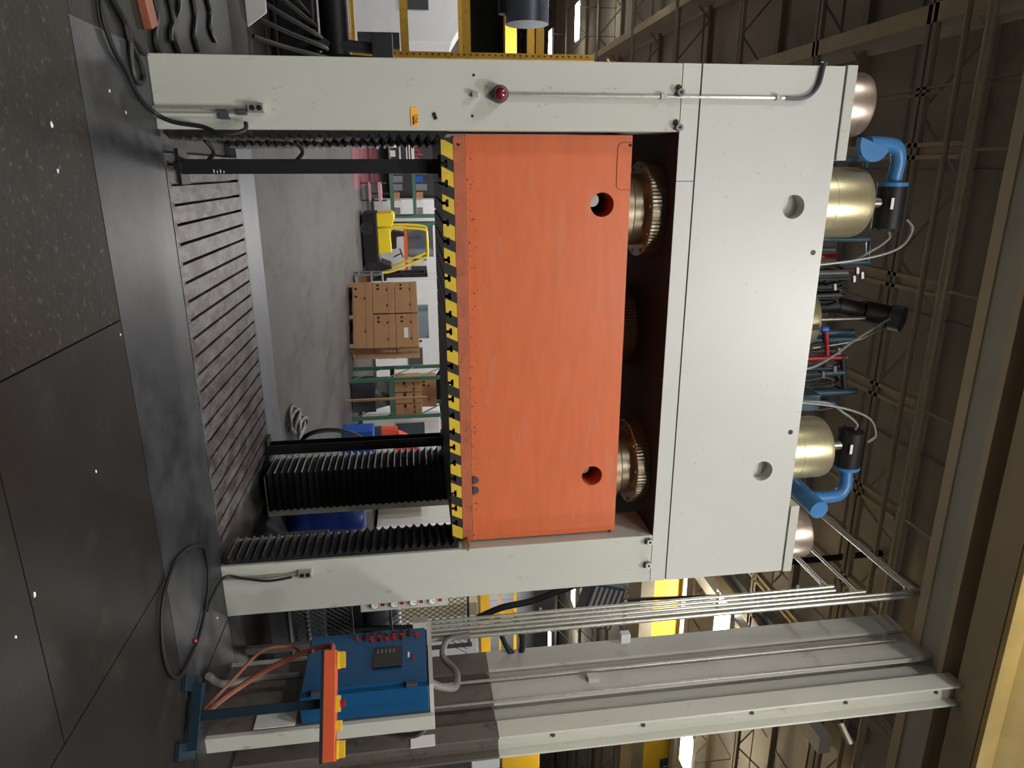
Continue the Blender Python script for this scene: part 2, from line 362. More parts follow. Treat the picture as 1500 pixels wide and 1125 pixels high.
# crane runway girders above the press front, carried by the building column
GZ = 6.4; gh = GZ-1.6
o = thing('runway_girder', 'grey box runway girder with tan lower flange above the press', 'girder', (2, 5.05, GZ))
bx(X0,X1,gh/.93,gh/.909,GZ-.02,GZ+.5).build('lower_flange','girdl',o); bx(X0,X1,gh/.98,gh/.93,GZ,GZ+.5).build('web_box','girder',o); bx(X0,X1,gh/.993,gh/.98,GZ-.03,GZ+.5).build('edge_strip','girdl',o)
o = thing('crane_girder', 'brown crane girder resting on top of the building column', 'girder', (2, 4.5, GZ))
bx(X0,X1,gh/1.10,gh/1.026,GZ,GZ+.7).build('web_box','girdb',o)
o = thing('crane_beam', 'faded yellow crane beam with rounded flanges at the roof edge', 'crane', (2, 4.2, GZ))
MB().prism([(4.36,6.42),(4.35,6.40),(4.30,6.40),(4.28,6.46),(4.30,6.56),(4.26,6.62),(4.22,6.78),(4.20,7.0),(4.36,7.0)], X0, X1, 'x').build('beam','craneold',o,True)

# twin building column
cX = 4.5
o = thing('building_column', 'grey steel twin building column with dark painted foot', 'column', (4.6, 4.9, 0))
def colpart(nm, a, top='colp'):
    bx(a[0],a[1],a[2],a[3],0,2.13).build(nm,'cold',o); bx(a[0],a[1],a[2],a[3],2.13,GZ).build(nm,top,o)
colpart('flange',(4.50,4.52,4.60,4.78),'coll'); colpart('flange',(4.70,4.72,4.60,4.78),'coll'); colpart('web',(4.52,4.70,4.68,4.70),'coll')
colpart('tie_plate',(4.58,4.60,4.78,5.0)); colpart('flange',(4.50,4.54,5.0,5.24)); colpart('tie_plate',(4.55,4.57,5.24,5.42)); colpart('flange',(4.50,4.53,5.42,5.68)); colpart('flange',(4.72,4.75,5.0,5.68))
for z in (2.6,3.4,4.4,5.3,6.2): MB().cyl((4.61,4.68,z),(4.61,4.665,z),.018,n=6).build('bolt','dgrey',o)
bx(4.46,4.5,5.12,5.2,3.02,3.12).build('junction_box','colp',o)
for (y, r) in ((5.27,.014),(4.995,.012)): MB().cyl((4.49,y,.2),(4.49,y,6.2),r,n=8).build('conduit','galv',o,True)
for z0, yy in ((1.05,4.645),(1.0,4.90)): bx(4.494,4.5,yy-.06,yy+.06,z0+.35,z0+.55).build('paper_notice','paper',o)

# ------------------------------------------------------------------ THE PRESS
XL, XLI, XRI, XR, YF = -.705, -.259, 2.95, 3.397, 5.0
Z1, Z2, Z5 = 3.496, 3.636, 4.705
press = thing('hydraulic_press', 'huge cream four column hydraulic press with orange slide', 'press', (1.346, 6.06, 0))
P = press
colL = bx(XL,XLI,YF,5.44,0,Z1).build('column','cream',P,False,.006)
colR = bx(XRI,XR,YF,5.44,0,Z1).build('column','cream',P,False,.006)
bx(XL,XLI,6.68,7.12,0,Z1).build('column','cream',P,False,.006); bx(XRI,XR,6.68,7.12,0,Z1).build('column','cream',P,False,.006)
HO = [(.265,4.429,.088),(2.419,4.423,.088)]
crown = holed_box(XL,XR,YF,7.12,Z2+.006,Z5,HO,.35).build('crown','crown',P)
for a, b in ((XL,.075),(.079,XR)): bx(a,b,YF,7.12,Z1+.004,Z2-.006).build('crown_sill','crown',crown)
bx(XL+.01,XR-.01,YF+.012,7.1,Z1-.002,Z2+.01).build('seam_filler','dark',crown)
for h in HO: MB().cyl((h[0],5.10,h[1]),(h[0],5.12,h[1]),.088,n=32).build('hole_plug','cream',crown)
for x, y in ((1191,370),(1158,633)):
    p = at(x,y,5.0); MB().cyl((p.x,4.997,p.z),(p.x,5.03,p.z),.02,n=16).build('lifting_hole','black',crown)
# bolts at the column heads
for (x,y),(hx,hy) in (((995,136),(994,128)),((993,187),(990,179)),((950,791),(947,794)),((948,825),(945,829))):
    p = at(x,y,5.0); h = at(hx,hy,5.0); cc = colL if y < 500 else colR
    MB().cyl((p.x,4.955,p.z),(p.x,5.0,p.z),.026,n=18).build('cap_screw','steel',cc,True); MB().cyl((p.x,4.953,p.z),(p.x,4.956,p.z),.012,n=6).build('screw_socket','black',cc)
    MB().cyl((h.x,4.996,h.z),(h.x,5.0,h.z),.02,n=16).build('bolt_hole','black',cc)
for x, y in ((694,110),(692,170)):
    p = at(x,y,5.0); MB().cyl((p.x,4.997,p.z),(p.x,5.0,p.z),.009,n=10).build('drilled_hole','black',colL)
# crown top plates and tie rod nuts
for x0, x1, c in ((-.712,-.065,-.47),(2.765,3.405,3.165)):
    bx(x0,x1,4.99,5.62,Z5+.012,Z5+.092).build('nut_plate','cream',P,False,.004)
    bx(x0+.02,x1-.02,5.02,5.6,Z5-.002,Z5+.014).build('shim','dgrey',P)
    MB().lathe([(.225,Z5+.092),(.228,Z5+.12),(.228,4.985),(.222,5.0),(.10,5.003)],(c,5.25,0),64).build('tie_rod_nut','nut',P,True)
# hydraulic rams under the crown
for x, y in ((.30,5.5),(2.47,5.5),(1.346,6.06)):
    rm = MB().lathe([(.31,3.18),(.31,3.26),(.275,3.28),(.275,3.45)],(x,y,0),64).build('ram','brass',P,True)
    MB().lathe([(.30,3.375),(.365,3.375),(.37,3.385),(.37,3.5)],(x,y,0),160,.012).build('knurled_collar','brass',rm)
    for k in range(10):
        t = 2*math.pi*(k+.3)/10; MB().cyl((x+.335*math.cos(t),y+.335*math.sin(t),3.365),(x+.335*math.cos(t),y+.335*math.sin(t),3.38),.016,n=10).build('collar_bolt','steel',rm)
# gold cylinders on the crown
for x, y, zt in ((.262,5.5,5.27),(2.44,5.5,5.24),(1.346,6.06,5.30)):
    g = MB().lathe([(.283,Z5-.01),(.283,Z5+.22),(.280,Z5+.222),(.280,Z5+.228),(.283,Z5+.23),(.283,zt-.06),(.272,zt-.02),(.24,zt),(.12,zt+.004)],(x,y,0),72).build('press_cylinder','gold',P,True)
    if y < 6:
        zc = zt+.30
        v = MB().cyl((x-.13,y,zc),(x+.21,y,zc),.115,n=32).build('prefill_valve','black',P,True)
        s = -1 if x < 1 else 1
        if s > 0: v.location.x -= .0
        e = x-.13 if s < 0 else x+.21
        MB().cyl((e,y,zc),(e+s*.03,y,zc),.118,n=32).build('end_ring','blue',v,True); MB().cyl((x,y,zt-.01),(x,y,zc-.10),.05,n=20).build('valve_neck','steel',v,True)
        for k in range(6):
            t = 2*math.pi*k/6
            for q in (x-.145, x+.215): MB().cyl((q,y+.10*math.cos(t),zc+.10*math.sin(t)),(q+.02,y+.10*math.cos(t),zc+.10*math.sin(t)),.013,n=8).build('tie_bolt','black',v)
        bx(x-.04,x+.05,y-.118,y-.112,zc-.07,zc-.045).build('rating_plate','paper',v)
        if s < 0: pts = [(e,y,zc),(e-.12,5.48,zc),(e-.22,5.46,zc-.01),(e-.30,5.44,zc-.06),(e-.325,5.42,zc-.16),(e-.33,5.40,zc-.34)]
        else: pts = [(e,y,zc),(e+.10,5.48,zc),(e+.20,5.46,zc-.01),(e+.27,5.44,zc-.07),(e+.28,5.42,zc-.18),(e+.27,5.40,zc-.42)]
        b = MB().tube(pts,.058,20).build('fill_pipe','blue',P,True)
        fx, fz = pts[-1][0], pts[-1][2]
        if s < 0: MB().prism([(fx+.14*math.cos(t*math.pi/12-1.9), fz+.13*math.sin(t*math.pi/12-1.9)) for t in range(0,13)],5.30,5.36).build('pipe_saddle','blue',b)
        else:
            MB().cyl((fx+.03,5.22,fz+.02),(fx-.05,6.1,fz+.0),.085,n=24).build('return_pipe','blue',b,True)
        # braided hoses off the valve
        h = 1 if s < 0 else -1; q = x+.24 if h > 0 else x-.15
        MB().tube([(q,5.48,zc+.02),(q+h*.06,5.47,zc+.02),(q+h*.16,5.5,zc-.10),(q+h*.26,5.55,zc-.30),(q+h*.25,5.6,Z5)],.011,8).build('braided_hose','wire',v,True)
        MB().tube([(q-h*.10,5.40,zc+.11),(q-h*.02,5.38,zc+.16),(q+h*.14,5.42,zc+.08),(q+h*.24,5.5,zc-.25),(q+h*.30,5.55,Z5)],.010,8).build('braided_hose','wire',v,True)
# hydraulic pipework in the middle of the crown
mid = bx(.55,2.15,6.3,6.8,Z5-.01,5.25).build('manifold_block','dgrey',P,False,.01)
def riser(x, y, Y, r, m, nm, lean=0):
    t = at(x,y,Y); return MB().cyl((t.x-lean,Y,Z5-.01),tuple(t),r,n=12).build(nm,m,mid,True)
A, B = at(1225,447,6.15), at(1262,455,6.15)
MB().cyl((A.x,6.15,Z5),tuple(A),.075,n=24).build('black_actuator','black',mid,True); MB().cyl(tuple(A),tuple(B),.082,n=24).build('actuator_barrel','black',mid,True)
C = at(1306,464,6.1); MB().cyl(tuple(B),tuple(C),.105,n=24).build('actuator_head','black',mid,True); MB().cyl((C.x,6.08,C.z-.01),(C.x+.01,6.0,C.z+.05),.125,n=28).build('head_flange','dgrey',mid,True)
riser(1266,466,5.98,.02,'steel','piston_rod')
D = at(1303,467,5.98)
MB().tube([D,at(1285,478,5.9),at(1250,500,5.8),at(1220,522,5.7),at(1183,540,5.6),(at(1183,540,5.6).x,5.6,Z5)],.011,8).build('braided_hose','wire',mid,True)
MB().tube([at(1300,478,6.1),at(1280,488,6.0),at(1250,500,6.0),at(1190,510,6.0)],.008,8).build('cable','wire',mid,True)
def pp(lst, Y, r, m, nm, sm=0): MB().tube([at(a,b,Y) for a,b in lst],r,12,smooth=sm).build(nm,m,mid,True)
pp([(1180,350),(1272,350),(1272,384),(1228,384)],5.85,.030,'teal','steel_pipe'); pp([(1200,234),(1268,234),(1268,245)],5.9,.030,'teal','steel_pipe')
for x, y, r, m in ((1250,486,.030,'teal'),(1251,496,.030,'teal'),(1240,523,.026,'red'),(1236,545,.032,'teal'),(1254,573,.034,'teal'),(1222,365,.028,'dgrey'),(1226,375,.022,'red'),(1240,400,.035,'grey'),(1232,432,.02,'dgrey'),(1222,590,.03,'teal')): riser(x,y,6.0,r,m,'riser_pipe')
pp([(1210,482),(1212,520)],5.95,.022,'red','cross_pipe'); pp([(1234,520),(1236,560),(1238,576)],6.0,.03,'black','hydraulic_hose',5)
for k in range(10):
    y = 392+k*5+random.uniform(-2,2); pp([(1190,y),(1212+random.uniform(0,12),y-4),(1226+random.uniform(0,16),y+5),(1212,y+12),(1188,y+10)],6.05+.02*(k%3),.012,random.choice(('hose','black','dgrey')),'hydraulic_hose',5)
for k in range(9):
    y = 505+k*11+random.uniform(-3,3); pp([(1180,y),(1205+random.uniform(0,14),y-5),(1222+random.uniform(0,14),y+4),(1200,y+10),(1178,y+9)],6.08,.012,random.choice(('hose','black','dgrey')),'hydraulic_hose',5)
for x, y in ((1262,403),(1255,396),(1250,408),(1222,420),(1228,514),(1222,540),(1205,548)):
    t = at(x,y,5.95); MB().cyl((t.x-.03,5.95,t.z),(t.x+.03,5.95,t.z+.01),.022,n=6).build('pipe_fitting','steel',mid); MB().cyl((t.x,5.96,Z5),(t.x,5.96,t.z),.010,n=8).build('pipe_stub','dgrey',mid)
t = at(1190,588,5.8); bx(t.x-.08,t.x+.08,5.75,5.9,Z5,t.z+.05).build('valve_block','teal',mid,False,.008)
t = at(1208,482,5.7); MB().cyl((t.x,5.7,Z5),(t.x,5.7,t.z-.03),.012,n=8).build('pipe_stub','dgrey',mid); MB().cyl((t.x,5.7,t.z-.03),(t.x,5.7,t.z+.03),.025,n=12).build('blue_indicator','binb',mid,True)

# slide (ram plate)
HS = [(.242,2.983,.088),(2.413,2.977,.086)]
slide = holed_box(XLI+.02,XRI-.02,5.10,7.02,1.985,3.19,HS,.5).build('slide','orangec',P)
bx(XLI+.024,XRI-.024,5.094,7.02,1.90,1.982).build('lower_band','oband',slide,False,.003)
for h in HS: MB().cyl((h[0]-.03,5.2,h[1]-.05),(h[0]-.03,5.6,h[1]-.05),.05,n=20).build('lifting_pin','steel',slide,True)
pts = [(XLI+.04,1.815)]
xs = [-.046+.1333*i for i in range(22)]
for x in xs: pts += [(x-.012,1.815),(x-.012,1.838),(x-.026,1.838),(x-.026,1.858),(x+.026,1.858),(x+.026,1.838),(x+.012,1.838),(x+.012,1.815)]
pts += [(XRI-.03,1.815),(XRI-.03,1.898),(XLI+.04,1.898)]
MB().prism(pts,5.085,5.10).build('hazard_edge','hazard',slide); MB().prism(pts,5.10,7.02).build('slotted_plate','dgrey',slide)
MB().box(XLI+.05,XRI-.04,5.10,7.0,1.86,1.897).build('slot_back','dgrey',slide)
p0, p1 = at(905,209,5.1), at(926,270,5.1)
r = .04; rp = [(p1.x-.0,3.188)]; x0, x1, z0 = -.19, .135, 3.085
poly = [(x0,3.186)]+[(x0+r-r*math.cos(t),z0+r-r*math.sin(t)) for t in [i*math.pi/12 for i in range(7)]]+[(x1-r+r*math.sin(t),z0+r-r*math.cos(t)) for t in [i*math.pi/12 for i in range(7)]]+[(x1,3.186)]
MB().prism(poly,5.097,5.1005).build('cover_plate','orange',slide)
MB().tube([(a,5.0985,b) for a,b in poly],.0035,6,smooth=0).build('plate_outline','oband',slide)
for x, y in ((695,703),(694,718)):
    p = at(x,y,5.1); MB().prism([(p.x+.035*math.cos(t), 1.99+.05*math.sin(t)) for t in [i*math.pi/10 for i in range(11)]],5.092,5.1).build('worn_notch','dgrey',slide)
for x, y in ((672,212),(893,778),(924,213)):
    p = at(x,y,5.09); MB().cyl((p.x,5.086,p.z),(p.x,5.1,p.z),.009,n=10).build('screw','black',slide)
p = at(686,797,5.0); MB().cyl((p.x,4.95,p.z),(p.x,5.09,p.z),.014,n=12).build('slide_latch','brassy',slide,True); MB().cyl((p.x,4.96,p.z),(p.x+.035,4.96,p.z-.005),.010,n=10).build('latch_lever','brassy',slide,True)

# bellows on the guide ways
def bellows(corner, dx, dy, lx, ly, name='bellows', z1=1.86):
    X, Y = corner; n = 28; mb = MB(); rings = []
    for i in range(2*n+1):
        t = .018 if i % 2 == 0 else .062
        t *= .92+.16*random.random(); z = .02+(z1-.02)*i/(2*n)
        # L shaped strip around the column corner: leg along y on the inner face, leg along x on the facing side
        a = [(X, Y+dy*ly), (X+dx*t, Y+dy*ly), (X+dx*t, Y-dy*(t if lx else 0)), ]
        if lx: a += [(X-dx*lx, Y-dy*t), (X-dx*lx, Y)]
        else: a += [(X, Y)]
        rings.append([(p[0],p[1],z) for p in a])
    vs = [p for rr in rings for p in rr]; m = len(rings[0]); fs = []
    for i in range(len(rings)-1):
        for j in range(m-1): fs.append((i*m+j, i*m+j+1, (i+1)*m+j+1, (i+1)*m+j))
    mb.add(vs, fs); return mb.build(name,'bellow',P)
bellows((XLI,5.05),1,1,0,.36); bellows((XRI,5.03),-1,1,0,.34)
bellows((XLI,6.68),1,1,.35,.42); bellows((XRI,6.68),-1,1,.36,.42)
# bed / bolster with slots
bb = MB(); BX0, BX1, BY0, BY1 = -.115, 2.82, 5.055, 7.065
edges = [BX0]
for x in xs: edges += [x-.011, x+.011]
edges.append(BX1)
for i in range(0, len(edges), 2): bb.box(edges[i],edges[i+1],5.10,7.02,-.045,.004)
bb.box(BX0,BX1,BY0,5.10,-.045,.004); bb.box(BX0,BX1,7.02,BY1,-.045,.004)
bed = bb.build('bolster','bed',P)
bx(BX0,BX1,BY0,BY1,-.08,-.045).build('bed_base','black',bed)
for x in xs:
    for y in (5.10,7.02): bx(x-.022,x+.022,y-.02,y+.02,-.044,.0048).build('slot_end','black',bed)
# front column fittings: conduits, sockets, beacon, tags
def outlet(cx, cz, par):
    b = bx(cx-.029,cx+.029,4.955,5.0,cz-.052,cz+.052).build('socket_box','galv',par,False,.004)
    for d in (-.022,.022): MB().cyl((cx,4.951,cz+d),(cx,4.956,cz+d),.017,n=16).build('socket','black',b)
p = at(375,158,4.97); outlet(p.x,p.z,colL); ox, oz = p.x, p.z
p = at(447,841,4.97); outlet(p.x,p.z,colR); rx_, rz_ = p.x, p.z
MB().cyl((ox,4.982,0),(ox,4.982,oz-.05),.010,n=10).build('conduit','galv',colL,True); MB().cyl((ox+.045,4.982,0),(ox+.045,4.982,.56),.013,n=10).build('conduit','cream',colL,True)
MB().cyl((rx_,4.982,0),(rx_,4.982,rz_-.05),.010,n=10).build('conduit','galv',colR,True)
bx(ox+.02,ox+.07,4.95,5.0,.40,.46).build('pipe_valve','dgrey',colL); bx(ox+.015,ox+.045,4.94,4.99,.52,.57).build('hose_coupling','dgrey',colL)
bc = at(732,138,4.97)
bea = MB().cyl((bc.x,4.94,bc.z),(bc.x,5.0,bc.z),.056,n=28).build('beacon','dgrey',colL,True); MB().lathe([(.046,0),(.044,.02),(.030,.038),(.008,.046)],(0,0,0),28,T=Matrix.Translation((bc.x,4.942,bc.z)) @ Matrix.Rotation(math.pi/2,4,'X')).build('beacon_lens','redg',bea,True)
zt = at(1150,142,4.98).z; tx = at(1000,142,4.98).x
MB().tube([(bc.x,4.98,bc.z+.05),(tx,4.98,3.2),(tx,4.98,zt)],.010,8,smooth=0).build('beacon_conduit','galv',colL,True)
MB().tube([(tx,4.98,zt),(tx,4.98,zt+.12),(tx-.03,4.98,zt+.20),(tx-.10,4.98,zt+.25),(tx-.22,4.98,zt+.27),(XL-.01,4.985,zt+.285),(XL-.02,5.05,zt+.29)],.013,8).build('beacon_conduit','dgrey',crown,True)
for z in (2.05,3.36,zt-.05): bx(tx-.016,tx+.016,4.962,5.0,z-.02,z+.02).build('conduit_coupling','galv',colL)
s0, s1 = at(600,157,5.0), at(613,185,5.0)
st = bx(s0.x,s1.x,4.996,5.0,s0.z+.005,s1.z-.0).build('asset_tag','stick',colL)
text('tag_number','106',.042,((s0.x+s1.x)/2+.012,4.9955,(s0.z+s1.z)/2+.010),(1,0,0),(0,0,1),'ink',st,.0006)
bx(s0.x+.055,s1.x-.008,4.9953,4.996,s0.z+.016,s0.z+.025).build('tag_line','ink',st)
p = at(637,170,5.0); MB().box(-.022,.022,-.006,0,-.011,.011,Matrix.Translation((p.x,5.0,p.z)) @ Matrix.Rotation(math.radians(-20),4,'Y')).build('black_plate','black',colL)
# gauge panel beside the right column
gp = bx(3.40,3.545,5.12,5.14,1.03,1.76).build('gauge_panel','cream',P)
for i, z in enumerate((1.15,1.31,1.47,1.63)):
    MB().cyl((3.475,5.095,z),(3.475,5.12,z),.036,n=24).build('gauge','dgrey',gp,True); MB().cyl((3.475,5.092,z),(3.475,5.096,z),.030,n=24).build('gauge_face','paper',gp)
    bx(3.472,3.476,5.090,5.093,z-.002,z+.024).build('gauge_needle','ink',gp); bx(3.452,3.50,5.115,5.12,z+.050,z+.078).build('red_label','red',gp)

# ------------------------------------------------------------------ safety props (die blocks)
def prop(x, y, label, rot=0):
    o = thing('safety_prop', label, 'prop', (x, y, 0), 'safety props'); T = RZ(rot,(x,y,0))
    MB().prism([(-.05,-.07),(.05,-.07),(.05,-.058),(.006,-.058),(.006,.058),(.05,.058),(.05,.07),(-.05,.07),(-.05,.058),(-.006,.058),(-.006,-.058),(-.05,-.058)],.03,1.80,'z',T).build('i_beam','black',o)
    MB().box(-.12,.12,-.10,.10,.004,.03,T).build('foot_plate','black',o); MB().box(-.08,.08,-.09,.09,1.80,1.815,T).build('head_plate','black',o)
    MB().box(-.03,.02,-.16,-.08,.004,.045,T).build('stop_lug','black',o)
    return o
o = prop(-.03,5.36,'black I-beam safety prop standing beside the socketed left column')
for k in range(4): bx(-.01+.008*(k%2),.012,5.2895,5.2905,.24+k*.022,.246+k*.022).build('chalk_mark','paper',o)
for z in (.20,.80): MB().tube([(-.07,5.33,z),(-.13,5.32,z+.05),(-.20,5.25,z+.02)],.014,8).build('tether_hose','hose',o,True)
prop(2.76,6.98,'black I-beam safety prop at the rear beside the bellows')

# ------------------------------------------------------------------ hoses on and around the press
def hose(name, pts, r, m, label, cat='hose', group=None, closed=False):
    return tag(MB().tube(pts,r,8,closed).build(name,m,None,True), label, cat, group)
g = lambda x, y, z=.02: tuple(gnd(x,y,z))
hose('floor_hose',[g(147,-6),g(152,30),g(168,75),g(186,105),g(200,135),(-.36,4.9,.02),(-.30,4.93,.12),(-.27,4.93,.3),(-.225,4.9,.42),(-.25,4.93,.55),(-.30,4.96,.56)],.014,'hose','black hose curving from the floor up to the left column')
hose('coiled_hose',[g(183,30),g(190,60),g(205,90),g(210,112),g(205,122),g(197,112),g(192,85),g(190,55)],.017,'hose','black hose loop lying against the left column foot','hose',None,True)
hose('looped_cable',[g(300,805),g(306,840),g(303,880),g(292,930),g(278,965),g(263,992),g(248,985),g(239,950),g(237,900),g(243,860),g(256,825),g(275,805),g(290,800)],.012,'hose','thin black cable laid in a big loop on the steel floor','cable',None,True)
hose('column_cable',[g(303,895),g(308,880),(2.98,4.9,.05),(3.02,4.93,.18),(rx_+.01,4.93,.36),(rx_+.005,4.95,rz_-.10)],.011,'hose','black cable rising to the socket on the right column','cable')
ck = []
for i in range(70):
    t = i*.42; ck.append((2.86+.10*math.cos(t)+.25*(i/70), 8.25+.28*math.sin(t)+.2*(i/70), .03+.10*(i/70)+.02*math.sin(t*1.7)))
hose('hose_coil',ck,.022,'hoseg','grey hose coiled in a heap on the concrete behind the press')
hose('arched_hose',[at(430,655,8.6),at(455,635,8.6),at(490,630,8.7),at(520,637,8.8),at(540,650,8.9)],.03,'hose','black hose arching up behind the rear safety prop')
for i, (a, b) in enumerate((((160,0),(212,78)),((225,0),(232,78)),((245,0),(262,78)),((262,0),(250,60)),((280,0),(290,75)),((300,0),(315,60)))):
    hose('floor_cable',[g(a[0],a[1]-10),g(a[0]*.7+b[0]*.3+3,a[1]*.7+b[1]*.3),g(a[0]*.3+b[0]*.7-3,a[1]*.3+b[1]*.7),g(b[0],b[1])],.02,'hose','black cable snaking over the dark floor left of the press','cable','cables on the floor left of the press')
for x, y, s in ((176,490,.018),(160,133,.02),(184,165,.018),(84,250,.022),(50,872,.03),(22,933,.02),(318,905,.03),(75,183,.03),(140,690,.02)):
    p = gnd(x,y); sc = MB(); n = 6
    pts = [(p.x+s*random.uniform(.25,.6)*math.cos(i*2*math.pi/n), p.y+.6*s*random.uniform(.25,.6)*math.sin(i*2*math.pi/n)) for i in range(n)]
    tag(sc.prism(pts,.0,.004,'z').build('paint_flake','paper'), 'small pale scrap lying on the dark floor', 'debris', 'pale scraps on the floor')
p = gnd(283,940); o = thing('red_cable_end','red plug end with white tip inside the cable loop','plug',p); MB().cyl((p.x-.02,p.y,.012),(p.x+.012,p.y,.012),.012,n=10).build('plug','red',o); MB().cyl((p.x+.012,p.y,.012),(p.x+.03,p.y+.05,.012),.007,n=8).build('tip','paper',o)

# ------------------------------------------------------------------ control cabinet on its cream frame
cb = thing('control_cabinet','blue control cabinet with buttons and dark screen on a cream upright frame','cabinet',(3.72,4.53,0))
bx(3.80,3.92,4.15,4.19,0,1.605).build('front_upright','cream',cb,False,.004); bx(3.803,3.82,4.19,4.9,0,1.575).build('side_plate','cold',cb); bx(3.56,3.92,4.2,4.95,1.575,1.605).build('top_rail','cream',cb); bx(3.80,3.92,4.90,4.95,0,1.605).build('rear_upright','cream',cb)
bx(3.575,3.80,4.2,4.86,.655,1.57).build('body','cab',cb,False,.006)
door = bx(3.55,3.577,4.24,4.85,.665,1.555).build('door','cab',cb,False,.006)
scr = bx(3.537,3.55,4.40,4.64,1.16,1.38).build('operator_screen','screen',door,False,.004)
for i in range(5):
    for j in range(2): bx(3.534,3.538,4.60-.025*j-.014,4.60-.025*j,1.19+i*.03,1.20+i*.03).build('screen_key','grey',door)
for i in range(9):
    for j in range(3 if 1 < i < 7 else 2):
        y, z = 4.80-j*.033-(.02 if i == 8 else 0), 1.02+i*.058
        MB().cyl((3.528,y,z),(3.55,y,z),.013,n=12).build('push_button',('red','red','black')[(i+j) % 3] if j else ('green' if i % 4 == 0 else 'black'),door,True)
        bx(3.546,3.55,y-.014,y+.014,z+.014,z+.026).build('legend_plate','red',door)
for k in range(5): MB().cyl((3.54,4.52-k*.016,1.46),(3.55,4.52-k*.016,1.46),.006,n=8).build('indicator','red',door)
bx(3.546,3.55,4.50,4.56,1.42,1.435).build('label','paper',door)
for z in (.78,1.45): bx(3.545,3.60,4.205,4.235,z-.04,z+.04).build('hinge','dgrey',cb)
MB().tube([(3.7,4.4,1.57),(3.78,4.42,1.66),(3.95,4.6,1.78),(4.05,4.9,1.80),(4.05,5.1,1.70),(4.0,5.25,1.75),(3.98,5.28,1.95)],.028,10).build('flexible_conduit','hoseg',cb,True)
MB().tube([(3.92,4.2,1.55),(4.05,4.25,1.45),(4.15,4.4,1.2),(4.12,4.5,.7),(4.0,4.3,.3)],.022,8).build('power_cable','hoseg',cb,True)
# operator station
oA = Vector((3.125,4.10,0)); oB = Vector((3.61,3.65,0)); oc = (oA+oB)/2; ang = math.degrees(math.atan2(oB.y-oA.y,oB.x-oA.x))
os_ = thing('operator_station','blue pedestal with orange two hand control bar','control stand',(oc.x,oc.y,0)); T = RZ(ang,(oc.x+.03,oc.y+.05,0)); T2 = RZ(ang,(oc.x,oc.y,0))
MB().box(-.20,.20,-.035,.035,.03,.10,T).build('base_bar','stand',os_,False,.004)
for s in (-.20,.20): MB().box(s-.05,s+.05,-.16,.16,0,.035,T).build('foot','stand',os_,False,.004)
MB().box(-.03,.03,-.03,.03,.10,.90,T).build('post','stand',os_,False,.004)
bar = MB().box(-.335,.335,-.06,.06,.885,.965,T2).build('control_bar','obar',os_,False,.005)
MB().box(-.34,.34,-.065,.065,.868,.885,T2).build('tray','stand',os_)
for x in (-.27,.27):
    b = MB().box(x-.055,x+.055,-.04,.04,.965,.985,T2).build('palm_button','yellow',os_,False,.006); MB().box(x-.05,x+.05,-.035,-.02,.985,1.02,T2).build('guard','yellow',b); MB().box(x-.05,x+.05,.02,.035,.985,1.02,T2).build('guard','yellow',b)
b = MB().box(-.05,.05,-.03,.03,.965,.99,T2).build('stop_housing','yellow',os_); MB().cyl((0,0,.99),(0,0,1.02),.022,n=16,T=T2).build('stop_button','red',b,True)
MB().box(.10,.16,-.03,.03,.965,1.0,T2).build('selector','yellow',os_)
MB().tube([T2 @ Vector(p) for p in ((-.335,0,.93),(-.37,.02,.92),(-.36,.10,.78),(-.28,.18,.5),(-.14,.16,.25),(-.02,.1,.10))],.02,8).build('brown_hose','hoseb',os_,True)
MB().tube([T2 @ Vector(p) for p in ((-.345,.04,.80),(-.36,.25,.70),(-.42,.35,.60),(-.40,.30,.40),(-.20,.2,.22),(-.04,.12,.08))],.013,8).build('brown_hose','hoseb',os_,True)
hose('grey_floor_conduit',[(3.35,4.25,.06),(3.55,4.4,.10),(3.65,4.55,.30),(3.66,4.55,.66)],.026,'hoseg','grey conduit bending up under the blue cabinet','conduit')
d0, d1 = ray(378,1044), ray(432,1062); e0, e1 = EYE+d0*(3.798/d0.x), EYE+d1*(3.798/d1.x)
tag(bx(3.797,3.803,min(e0.y,e1.y),max(e0.y,e1.y),e0.z,e1.z).build('notice_sheet','paper'),'white notice sheet on the frame below the blue cabinet','notice')
# conduit bundle rising past the column, then running back
for i, (dx, zt) in enumerate(((0,5.40),(.045,5.42),(.09,5.72),(.135,6.30),(.185,6.40))):
    x = 3.83+dx; r = .016 if i < 4 else .022; b = .16
    pts = [(x,5.3,1.58),(x,5.3,2.4),(x,5.3,zt-b),(x,5.3+.03,zt-.06),(x,5.3+.09,zt-.01),(x,5.3+.2,zt),(x,8.0,zt),(x,11,zt)]
    tag(MB().tube(pts,r,10,smooth=4).build('conduit_pipe','galv',None,True),('galvanised conduit beside the press column, bending back lowest of the bundle','second galvanised conduit of the bundle from the press column','middle galvanised conduit of the bundle, bending back alone','thin galvanised conduit next to the thickest one, bending back high','thickest galvanised conduit, bending back highest beside the building column')[i],'conduit','conduit pipes beside the building column')
o = thing('conduit_support','slim steel strut with straps holding the bundle of conduits','support',(4.0,5.36,0))
bx(3.97,4.03,5.335,5.38,0,5.3).build('strut','galv',o); bx(3.79,4.07,5.25,5.335,1.45,1.59).build('junction_box','cream',o)
for z in (1.9,2.6,3.4,4.3,5.1): bx(3.80,4.05,5.318,5.336,z-.012,z+.012).build('strap','galv',o)
